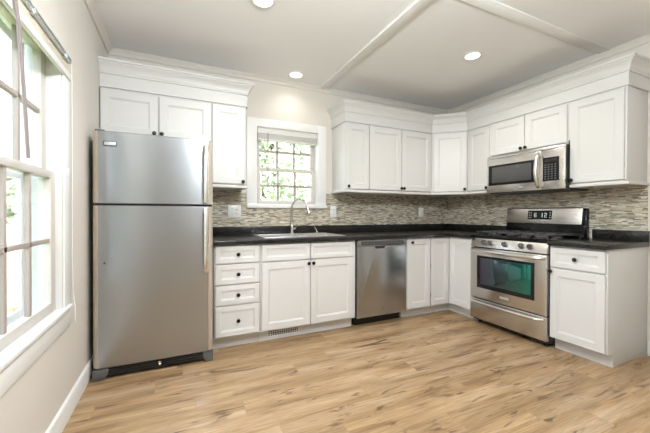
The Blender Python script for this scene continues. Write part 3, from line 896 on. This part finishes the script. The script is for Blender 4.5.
bm = NB(); box(bm, 0.106, FYF-0.0032, 1.594, 0.172, FYF, 1.616, 0.001); obj('badge_face', bm, M['alu'], bd)
bm = NB(); lathe(bm, [(0, 0), (0.006, 0), (0.006, 0.003), (0, 0.0035)], (0.105, FYF+0.0025, 0.793), (0, -1, 0), 16); obj('door_plug', bm, M['dark'], dL)
bm = NB()
prism(bm, [(0.10, 0.018), (0.105, 0.072), (0.74, 0.072), (0.745, 0.018)], -0.735, -0.70, 'y')
for k in range(3): box(bm, 0.10, -0.741, 0.024+k*0.017, 0.745, -0.734, 0.031+k*0.017, 0.001)
obj('base_grille', bm, M['black'], fr)
for s, (a0, a1, a2, a3) in enumerate(((0.034, 0.100, 0.125, 0.04), (0.802, 0.748, 0.728, 0.04))):
    b1 = NB(); prism(b1, [(a0, 0.0005), (a1, 0.0005), (a2, 0.042), (a2, 0.074), (a0, 0.074)], -0.750, -0.66, 'y', 0.005)
    obj('foot', b1, M['feet'], fr)
bm = NB(); lathe(bm, [(0, 0), (0.011, 0), (0.011, 0.010), (0, 0.012)], (0.437, -0.741, 0.058), (0, -1, 0), 14); lathe(bm, [(0.006, 0), (0.012, 0.006), (0.012, 0.012), (0.006, 0.02)], (0.437, -0.745, 0.034), (0, 0, 1), 12)
obj('center_hinge_pin', bm, M['nickel'], fr)
bm = NB(); box(bm, 0.05, -0.735, 1.690, 0.105, -0.64, 1.700, 0.004); obj('hinge_cover', bm, M['feet'], fr)

# ------------------------------------------------------------------ dishwasher
dw = thing('dishwasher', 'stainless steel dishwasher under the counter right of the sink cabinet', 'dishwasher', (2.457, YF, 0))
dx0, dx1 = 2.1555-2.457, 2.7585-2.457
bm = NB(); box(bm, dx0+.004, 0.004, 0.10, dx1-.004, 0.56, 0.870); box(bm, dx0+.02, 0.075, 0.0, dx1-.02, 0.5, 0.101); obj('body', bm, M['black'], dw)
bm = NB()
# door skin with a handle pocket notch at its top centre
hp = 0.055; hx = -0.035
prism(bm, [(dx0, 0.098), (dx1, 0.098), (dx1, 0.806), (hx+hp+.008, 0.806), (hx+hp, 0.780), (hx-hp, 0.780), (hx-hp-.008, 0.806), (dx0, 0.806)], -0.022, 0.004, 'y', 0.002)
dd = obj('door', bm, M['steel'], dw)
bm = NB(); box(bm, hx-hp-.006, -0.016, 0.782, hx+hp+.006, 0.003, 0.807); obj('handle_pocket', bm, M['black'], dd)
bm = NB(); box(bm, dx0, -0.022, 0.808, dx1, 0.004, 0.871, 0.003); cpn = obj('control_panel', bm, M['steel'], dw)
bm = NB(); box(bm, dx0+.045, -0.0235, 0.817, dx1-.03, -0.020, 0.858, 0.001); kp = obj('button_strip', bm, M['dark'], cpn)
for k in range(12):
    bm = NB(); box(bm, dx0+.065+k*.041, -0.0242, 0.834, dx0+.085+k*.041, -0.0232, 0.840); obj('button_mark', bm, M['dim_text'], kp)
bm = NB(); box(bm, -0.018, -0.0228, 0.168, 0.016, -0.0215, 0.174, 0.0005); obj('badge', bm, M['dark'], dd)

# ------------------------------------------------------------------ sink and faucet
sk = thing('kitchen_sink', 'double-bowl stainless sink set into the black counter under the window', 'sink', (1.655, -0.31, CZ1))
sx, sy = (SKX1-SKX0)/2, (SKY1-SKY0)/2
bm = NB()
rim = 0.028
ox, oy = sx+.018, sy+.018
bowls = [(-sx+.012, -.012), (.012, sx-.012)]
# deck plate with two openings
def deck(x0, y0, x1, y1): box(bm, x0, y0, 0.0006, x1, y1, 0.0055, 0.0015)
by0, by1 = -sy+.008, sy-.085
deck(-ox, -oy, ox, by0); deck(-ox, by1, ox, oy)
deck(-ox, by0-.002, bowls[0][0], by1+.002); deck(bowls[0][1], by0-.002, bowls[1][0], by1+.002); deck(bowls[1][0]+bowls[1][1]-bowls[1][0], by0-.002, ox, by1+.002)
obj('rim', bm, M['satin'], sk)
for a, b_ in bowls:
    b1 = NB(); d_ = 0.16; th = 0.002
    box(b1, a, by0, -d_, b_, by1, -d_+th); box(b1, a, by0, -d_, a+th, by1, .003); box(b1, b_-th, by0, -d_, b_, by1, .003)
    box(b1, a, by0, -d_, b_, by0+th, .003); box(b1, a, by1-th, -d_, b_, by1, .003)
    bo = obj('bowl', b1, M['satin'], sk)
    b2 = NB(); lathe(b2, [(0.0, 0.003), (0.03, 0.003), (0.042, 0.0055), (0.045, 0.003), (0.045, 0.002)], ((a+b_)/2, (by0+by1)/2, -d_), (0, 0, 1), 20); obj('drain', b2, M['nickel'], bo)

fa = thing('faucet', 'tall brushed gooseneck faucet standing behind the sink', 'faucet', (1.652, -0.118, CZ1+0.006))
bm = NB(); lathe(bm, [(0.027, 0), (0.027, 0.006), (0.021, 0.012), (0.019, 0.03), (0.0185, 0.075), (0.016, 0.095), (0.0125, 0.10), (0.0125, 0.105)], seg=20); obj('base', bm, M['nickel'], fa)
ang = math.radians(-38)   # spout swung toward the right bowl
ux, uy = math.cos(ang), math.sin(ang)
R_ = 0.083
pts = [(0, 0, 0.10), (0, 0, 0.16), (0, 0, 0.22), (0, 0, 0.282)]
for k in range(1, 17):
    a = PI - PI*0.93*k/16
    pts.append((ux*(R_+R_*math.cos(a)), uy*(R_+R_*math.cos(a)), 0.282+R_*math.sin(a)))
bm = NB(); tube(bm, pts, 0.0105, 14); obj('spout', bm, M['nickel'], fa)
ex, ey, ez = pts[-1]; dxn = Vector(pts[-1])-Vector(pts[-2]); dxn.normalize()
bm = NB(); lathe(bm, [(0.0115, -0.004), (0.0135, 0.0), (0.015, 0.02), (0.019, 0.075), (0.020, 0.085), (0.017, 0.09), (0, 0.09)], (ex, ey, ez), dxn, 16); obj('spray_head', bm, M['nickel'], fa)
bm = NB(); lathe(bm, [(0.013, 0), (0.013, 0.022), (0.008, 0.027), (0.0, 0.027)], (0.014, 0, 0.055), (1, 0, 0), 14)
tube(bm, [(0.034, 0, 0.055), (0.042, -0.01, 0.065), (0.05, -0.02, 0.105)], [0.006, 0.0055, 0.0045], 10); obj('lever', bm, M['nickel'], fa)
sd = thing('soap_dispenser', 'small steel pump dispenser at the back right of the sink deck', 'soap dispenser', (1.945, -0.115, CZ1+0.006))
bm = NB(); lathe(bm, [(0.022, 0), (0.022, 0.005), (0.014, 0.010), (0.012, 0.022), (0.0, 0.024)], seg=18); obj('collar', bm, M['nickel'], sd)
bm = NB(); tube(bm, [(0, 0, 0.02), (-0.010, 0, 0.035), (-0.036, -0.004, 0.076)], [0.005, 0.0045, 0.0035], 10); obj('pump_stem', bm, M['nickel'], sd)

# ------------------------------------------------------------------ range
rg = thing('gas_range', 'stainless steel gas range with oven standing between the counters', 'range', (W-0.652, -0.9385, 0), -PI/2)
RW = 0.7585      # local x runs from the left side of the range to the right, local y goes back to the wall, door face at y = 0
bm = NB()
box(bm, 0.004, 0.045, 0.035, RW-.004, 0.635, 0.893, 0.002); obj('body', bm, M['black'], rg)
for x_ in (0.05, RW-.05):
    for y_ in (0.09, 0.58):
        b1 = NB(); lathe(b1, [(0.018, 0.0), (0.018, 0.012), (0.010, 0.014), (0.010, 0.04)], (x_, y_, 0.0005), (0, 0, 1), 12); obj('foot', b1, M['black'], rg)
def bowed_handle(name, parent, x0, x1, z, yface, bow, r, flat=0.6, sag=0.0):
    n = 24; pts = []
    for k in range(n+1):
        s = k/n; q = 1-(2*s-1)**2
        edge = min(s, 1-s)
        pts.append((x0+(x1-x0)*s, yface-0.034-bow*q + 0.032*max(0, 1-edge*22)**2, z-sag*q))
    b1 = NB(); tube(b1, pts, r, 14, flat=flat, flat_dir=(0, 1, 0)); return obj(name, b1, M['steel3'], parent, smooth=50)
# storage drawer
bm = NB(); prism(bm, [(0.046, 0.062), (0.006, 0.062), (0.0, 0.068), (0.0, 0.262), (0.004, 0.267), (0.046, 0.267)], 0.002, RW-.002, 'x', 0.002)
dr = obj('storage_drawer', bm, M['steel2'], rg)
bowed_handle('handle', dr, 0.025, RW-.025, 0.240, 0.002, 0.018, 0.015, 0.75)
# oven door
bm = NB(); prism(bm, [(0.046, 0.276), (0.003, 0.276), (0.0, 0.280), (0.0, 0.775), (0.006, 0.790), (0.046, 0.790)], 0.002, RW-.002, 'x', 0.002)
od = obj('oven_door', bm, M['steel2'], rg)
bm = NB(); box(bm, 0.082, -0.003, 0.385, RW-.098, 0.003, 0.712, 0.002); obj('window_border', bm, M['black_glass'], od)
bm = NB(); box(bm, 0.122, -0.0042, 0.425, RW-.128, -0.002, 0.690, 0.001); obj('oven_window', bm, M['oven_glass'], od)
bowed_handle('handle', od, 0.020, RW-.020, 0.762, 0.002, 0.022, 0.017, 0.8)
bm = NB(); box(bm, 0.335, -0.004, 0.322, 0.435, 0.002, 0.354, 0.0015); bd = obj('badge', bm, M['nickel'], od)
bm = NB(); box(bm, 0.341, -0.0048, 0.327, 0.429, -0.003, 0.349, 0.0008); obj('badge_face', bm, M['alu'], bd)
# sloped control panel with five knobs
bm = NB(); prism(bm, [(0.046, 0.800), (0.002, 0.800), (0.004, 0.806), (0.028, 0.886), (0.046, 0.889)], 0.002, RW-.002, 'x', 0.002)
cpn = obj('control_panel', bm, M['steel3'], rg)
nrm = Vector((0, -0.958, 0.287))
for x_ in (0.152, 0.222, 0.372, 0.535, 0.612):
    o_ = Vector((x_, 0.0165, 0.846))
    b1 = NB(); lathe(b1, [(0.026, 0), (0.026, 0.006), (0.021, 0.009), (0.020, 0.026), (0.0175, 0.030), (0, 0.030)], o_, nrm, 22)
    kn = obj('knob', b1, M['knobsteel'], cpn)
    b2 = NB(); t_ = Vector((0, 0.287, 0.958)); p_ = o_ + nrm*0.0305
    tube(b2, [p_+t_*0.018, p_-t_*0.018], 0.006, 8); obj('knob_grip', b2, M['dark'], kn)
# cooktop
bm = NB(); box(bm, 0.0, 0.030, 0.893, RW, 0.585, 0.915, 0.006); ck = obj('cooktop', bm, M['enamel'], rg)
for bx_, by_, r_ in ((0.155, 0.17, 0.05), (0.155, 0.43, 0.04), (0.379, 0.30, 0.045), (0.603, 0.17, 0.045), (0.603, 0.43, 0.035)):
    b1 = NB(); lathe(b1, [(r_+.012, 0.0), (r_+.008, 0.008), (r_, 0.010), (r_, 0.016), (r_-.004, 0.021), (0, 0.022)], (bx_, by_, 0.914), (0, 0, 1), 20); obj('burner', b1, M['iron'], rg)
for g in range(3):
    gx0, gx1 = 0.022+g*0.2405, 0.022+g*0.2405+0.234
    gy0, gy1 = 0.055, 0.555
    b1 = NB(); zt, zb = 0.956, 0.943
    bw = 0.006
    for x_ in (gx0+bw, gx1-bw): box(b1, x_-bw, gy0, zb, x_+bw, gy1, zt, 0.002)
    for y_ in (gy0+bw, (gy0+gy1)/2, gy1-bw): box(b1, gx0, y_-bw, zb, gx1, y_+bw, zt, 0.002)
    cx_ = (gx0+gx1)/2
    for cy_ in ((0.17, 0.43) if g != 1 else (0.17, 0.30, 0.43)):
        box(b1, gx0, cy_-.005, zb, cx_-.028, cy_+.005, zt+.002, 0.002); box(b1, cx_+.028, cy_-.005, zb, gx1, cy_+.005, zt+.002, 0.002)
    for x_ in (gx0+.06, cx_, gx1-.06):
        box(b1, x_-.005, gy0, zb, x_+.005, gy0+.085, zt+.002, .002); box(b1, x_-.005, gy1-.085, zb, x_+.005, gy1, zt+.002, .002)
    for x_ in (gx0+.008, gx1-.008):
        for y_ in (gy0+.008, gy1-.008): box(b1, x_-.006, y_-.006, 0.9145, x_+.006, y_+.006, zb+.001, .001)
    obj('grate', b1, M['iron'], rg)
# backguard
bm = NB(); prism(bm, [(0.560, 0.893), (0.547, 0.93), (0.575, 1.03), (0.592, 1.190), (0.639, 1.190), (0.639, 0.893)], 0.0, RW, 'x', 0.004); bgd = obj('backguard', bm, M['enamel'], rg)
bm = NB(); prism(bm, [(0.575, 1.036), (0.561, 1.040), (0.5805, 1.190), (0.588, 1.201), (0.636, 1.203), (0.639, 1.198), (0.639, 1.188), (0.592, 1.186)], -0.002, RW-.026, 'x', 0.0015); pn = obj('display_panel', bm, M['steel3'], bgd)
tilt = math.atan2(0.0195, 0.150)
bm = NB(); box(bm, -0.118, -0.0035, -0.046, 0.118, 0.003, 0.046, 0.002); ds = obj('clock_display', bm, M['black_glass'], pn, (0.355, 0.5722, 1.126), (-tilt, 0, 0))
def digit(ch, x, z, h, y):
    b1 = NB()
    w, t = h*0.55, h*0.14
    P = {'6': [(w, h-t/2), (t/2, h-t/2), (t/2, t/2), (w-t/2, t/2), (w-t/2, h/2), (t/2, h/2)], '1': [(w/2, h), (w/2, 0)],
         '2': [(0, h-t/2), (w-t/2, h-t/2), (w-t/2, h/2), (t/2, h/2), (t/2, t/2), (w, t/2)]}[ch]
    tube(b1, [(x+a, y, z+c_) for a, c_ in P], t/2, 8, flat=0.3, flat_dir=(0, 1, 0))
    return b1
for ch, x_ in (('6', -0.052), ('1', 0.016), ('2', 0.048)):
    obj('clock_digit', digit(ch, x_, -0.024, 0.044, -0.0037), M['digits'], ds)
for r_ in range(3):
    for x_ in (-0.106, -0.088, 0.098):
        b1 = NB(); box(b1, x_, -0.0042, -0.030+r_*.024, x_+.010, -0.003, -0.022+r_*.024); obj('key_mark', b1, M['grey_text'], ds)

# ------------------------------------------------------------------ microwave
mw = thing('microwave', 'stainless over-the-range microwave mounted under the short cabinet', 'microwave', (W-0.41, -0.9395, 1.357), -PI/2)
MW_ = 0.7585; MH = 0.390
bm = NB(); box(bm, 0.003, 0.022, 0.006, MW_-.003, 0.398, MH, 0.003); obj('body', bm, M['black'], mw)
bm = NB(); prism(bm, [(0.024, 0.362), (0.0, 0.362), (0.004, MH-.004), (0.024, MH)], 0.0, MW_, 'x', 0.0015); obj('top_vent', bm, M['steel3'], mw)
bm = NB(); box(bm, 0.0, 0.0, 0.002, 0.565, 0.024, 0.360, 0.004); md = obj('door', bm, M['steel3'], mw)
bm = NB(); box(bm, 0.020, -0.0025, 0.078, 0.505, 0.003, 0.290, 0.002); wg = obj('door_window', bm, M['black_glass'], md)
bm = NB(); box(bm, 0.062, -0.0032, 0.104, 0.475, -0.0015, 0.268, 0.001); obj('window_screen', bm, M['screen'], wg)
pts = []
for k in range(19):
    s = k/18; q = math.sin(PI*s)
    pts.append((0.545, -0.006-0.052*q**0.6, 0.026+0.310*s))
bm = NB(); tube(bm, pts, 0.0165, 14, flat=0.75, flat_dir=(0, 1, 0)); obj('handle', bm, M['steel3'], md, smooth=50)
bm = NB(); box(bm, 0.348, -0.003, 0.026, 0.400, 0.002, 0.050, 0.0015); obj('badge', bm, M['chrome'], md)
bm = NB(); box(bm, 0.567, 0.0, 0.002, MW_, 0.024, 0.360, 0.004); mp_ = obj('control_panel', bm, M['steel3'], mw)
bm = NB(); box(bm, 0.578, -0.0025, 0.078, 0.715, 0.003, 0.290, 0.002); kp = obj('keypad', bm, M['black_glass'], mp_)
for r_ in range(7):
    for k in range(4):
        bm = NB(); box(bm, 0.594+k*.028, -0.0034, 0.094+r_*.021, 0.608+k*.028, -0.0022, 0.101+r_*.021); obj('key_mark', bm, M['dim_text'], kp)
bm = NB(); box(bm, 0.594, -0.0034, 0.250, 0.694, -0.0022, 0.276, 0.001); obj('display', bm, M['black'], kp)
bm = NB(); box(bm, 0.01, 0.03, -0.006, MW_-.01, 0.39, 0.0065, 0.002); obj('bottom_vent', bm, M['dark'], mw)

# ------------------------------------------------------------------ blinds
bl = thing('window_blind', 'white blind raised to the top of the sink window with a hanging wand', 'blind', (1.651, 0.028, 1.93))
bm = NB(); box(bm, -0.340, -0.026, 0.052, 0.340, 0.024, 0.110, 0.003); obj('headrail', bm, M['blind'], bl)
for k in range(9):
    b1 = NB(); box(bm_ := b1, -0.335, -0.022, 0.0005+k*0.0056, 0.335, 0.020, 0.0041+k*0.0056, 0.001); obj('slat', b1, M['blind'], bl)
bm = NB(); box(bm, -0.335, -0.022, -0.016, 0.335, 0.020, -0.0005, 0.003); obj('bottom_rail', bm, M['blind'], bl)
bm = NB(); tube(bm, [(-0.228, -0.031, 0.060), (-0.228, -0.031, -0.20), (-0.230, -0.031, -0.575)], 0.0045, 8); obj('wand', bm, M['wand'], bl)

rl = thing('blind_rail', 'grey metal blind rail above the left window with a brown wand', 'blind rail', (0.0, -1.55, 1.975))
bm = NB(); box(bm, 0.004, -0.56, -0.010, 0.018, 0.445, 0.008, 0.003); box(bm, 0.002, -0.56, 0.008, 0.022, 0.445, 0.012, 0.001); obj('rail', bm, M['alu'], rl)
for y_ in (-0.46, -0.05, 0.36):
    b1 = NB(); box(b1, 0.0005, y_-.012, -0.016, 0.024, y_+.012, 0.014, 0.002); obj('bracket', b1, M['alu'], rl)
bm = NB(); tube(bm, [(0.026, -0.270, -0.005), (0.030, -0.235, -0.14), (0.026, -0.175, -0.40), (0.022, -0.132, -0.625)], 0.0065, 8); obj('tilt_wand', bm, M['wand'], rl)
bm = NB(); tube(bm, [(0.024, 0.425, -0.01), (0.026, 0.426, -0.5), (0.024, 0.425, -1.1), (0.030, 0.426, -1.33), (0.034, 0.428, -1.37), (0.034, 0.434, -1.45), (0.034, 0.440, -1.38), (0.029, 0.436, -1.30)], 0.0016, 6); obj('pull_cord', bm, M['plate'], rl)

# ------------------------------------------------------------------ outdoors
GZ = -0.65
bm = NB(); box(bm, -25, -22, GZ-.1, 25, 30, GZ); o = struct('ground_outside', bm, M['grass'])
fn = thing('wooden_fence', 'pale wooden board fence seen through the left window', 'fence', (-1.8, 3.0, GZ))
bm = NB()
k = 0
x_ = -4.0
while x_ < 1.2:
    h = 1.62 + 0.01*math.sin(k*1.7); box(bm, x_, 0, 0.03, x_+0.136, 0.02, h, 0.003); x_ += 0.141; k += 1
obj('boards', bm, M['fence'], fn)
for z_ in (0.35, 1.30):
    b1 = NB(); box(b1, -4.0, -0.045, z_, 1.2, -0.0005, z_+.085, 0.003); obj('rail', b1, M['fence'], fn)
for x_ in (-3.9, -1.5, 1.0):
    b1 = NB(); box(b1, x_-.045, 0.021, 0, x_+.045, 0.11, 1.66, 0.004); obj('post', b1, M['fence'], fn)

def tree(label, x, y, h, rad, cz, n, seed):
    rnd = random.Random(seed)
    t = thing('garden_tree', label, 'tree', (x, y, GZ), 0, 'garden trees outside the windows')
    b1 = NB(); tube(b1, [(0, 0, -0.05), (0.04, 0.02, h*0.3), (-0.03, 0.04, h*0.55), (0.02, 0, h*0.8)], [0.14, 0.11, 0.085, 0.04], 10)
    for k in range(6):
        a = k*1.05+rnd.random(); z = h*(0.35+0.07*k)
        tube(b1, [(0, 0.02, z), (math.cos(a)*rad*0.4, math.sin(a)*rad*0.4, z+0.5), (math.cos(a)*rad*0.8, math.sin(a)*rad*0.8, z+0.8)], [0.05, 0.035, 0.012], 7)
    obj('trunk', b1, M['bark'], t)
    b2 = NB()
    blobs = []
    for k in range(15):
        a = rnd.random()*2*PI; rr = rad*math.sqrt(rnd.random())*0.8
        blobs.append((math.cos(a)*rr, math.sin(a)*rr, cz+(rnd.random()-.5)*h*0.62, rad*(0.30+0.22*rnd.random())))
    for i in range(n):
        bx_, by_, bz_, br_ = rnd.choice(blobs)
        v = Vector((rnd.gauss(0, 1), rnd.gauss(0, 1), rnd.gauss(0, 1))).normalized()*br_*(0.55+0.45*rnd.random())
        c_ = Vector((bx_, by_, bz_)) + v
        a = Vector((rnd.gauss(0, 1), rnd.gauss(0, 1), rnd.gauss(0, 1))).normalized()
        b_ = a.orthogonal().normalized()
        s = 0.05+0.05*rnd.random()
        q = [b2.verts.new(c_ + a*s*1.5), b2.verts.new(c_ + b_*s*0.7), b2.verts.new(c_ - a*s*1.5), b2.verts.new(c_ - b_*s*0.7)]
        b2.faces.new(q)
    f = obj('foliage', b2, M['leaf'], t, smooth=None)
    f['kind'] = 'stuff'
tree('leafy green tree seen through the sink window', 2.9, 6.2, 5.2, 2.3, 3.4, 5200, 3)
tree('leafy green tree behind the fence seen through the left window', -3.3, 6.4, 3.3, 1.5, 1.7, 2600, 5)
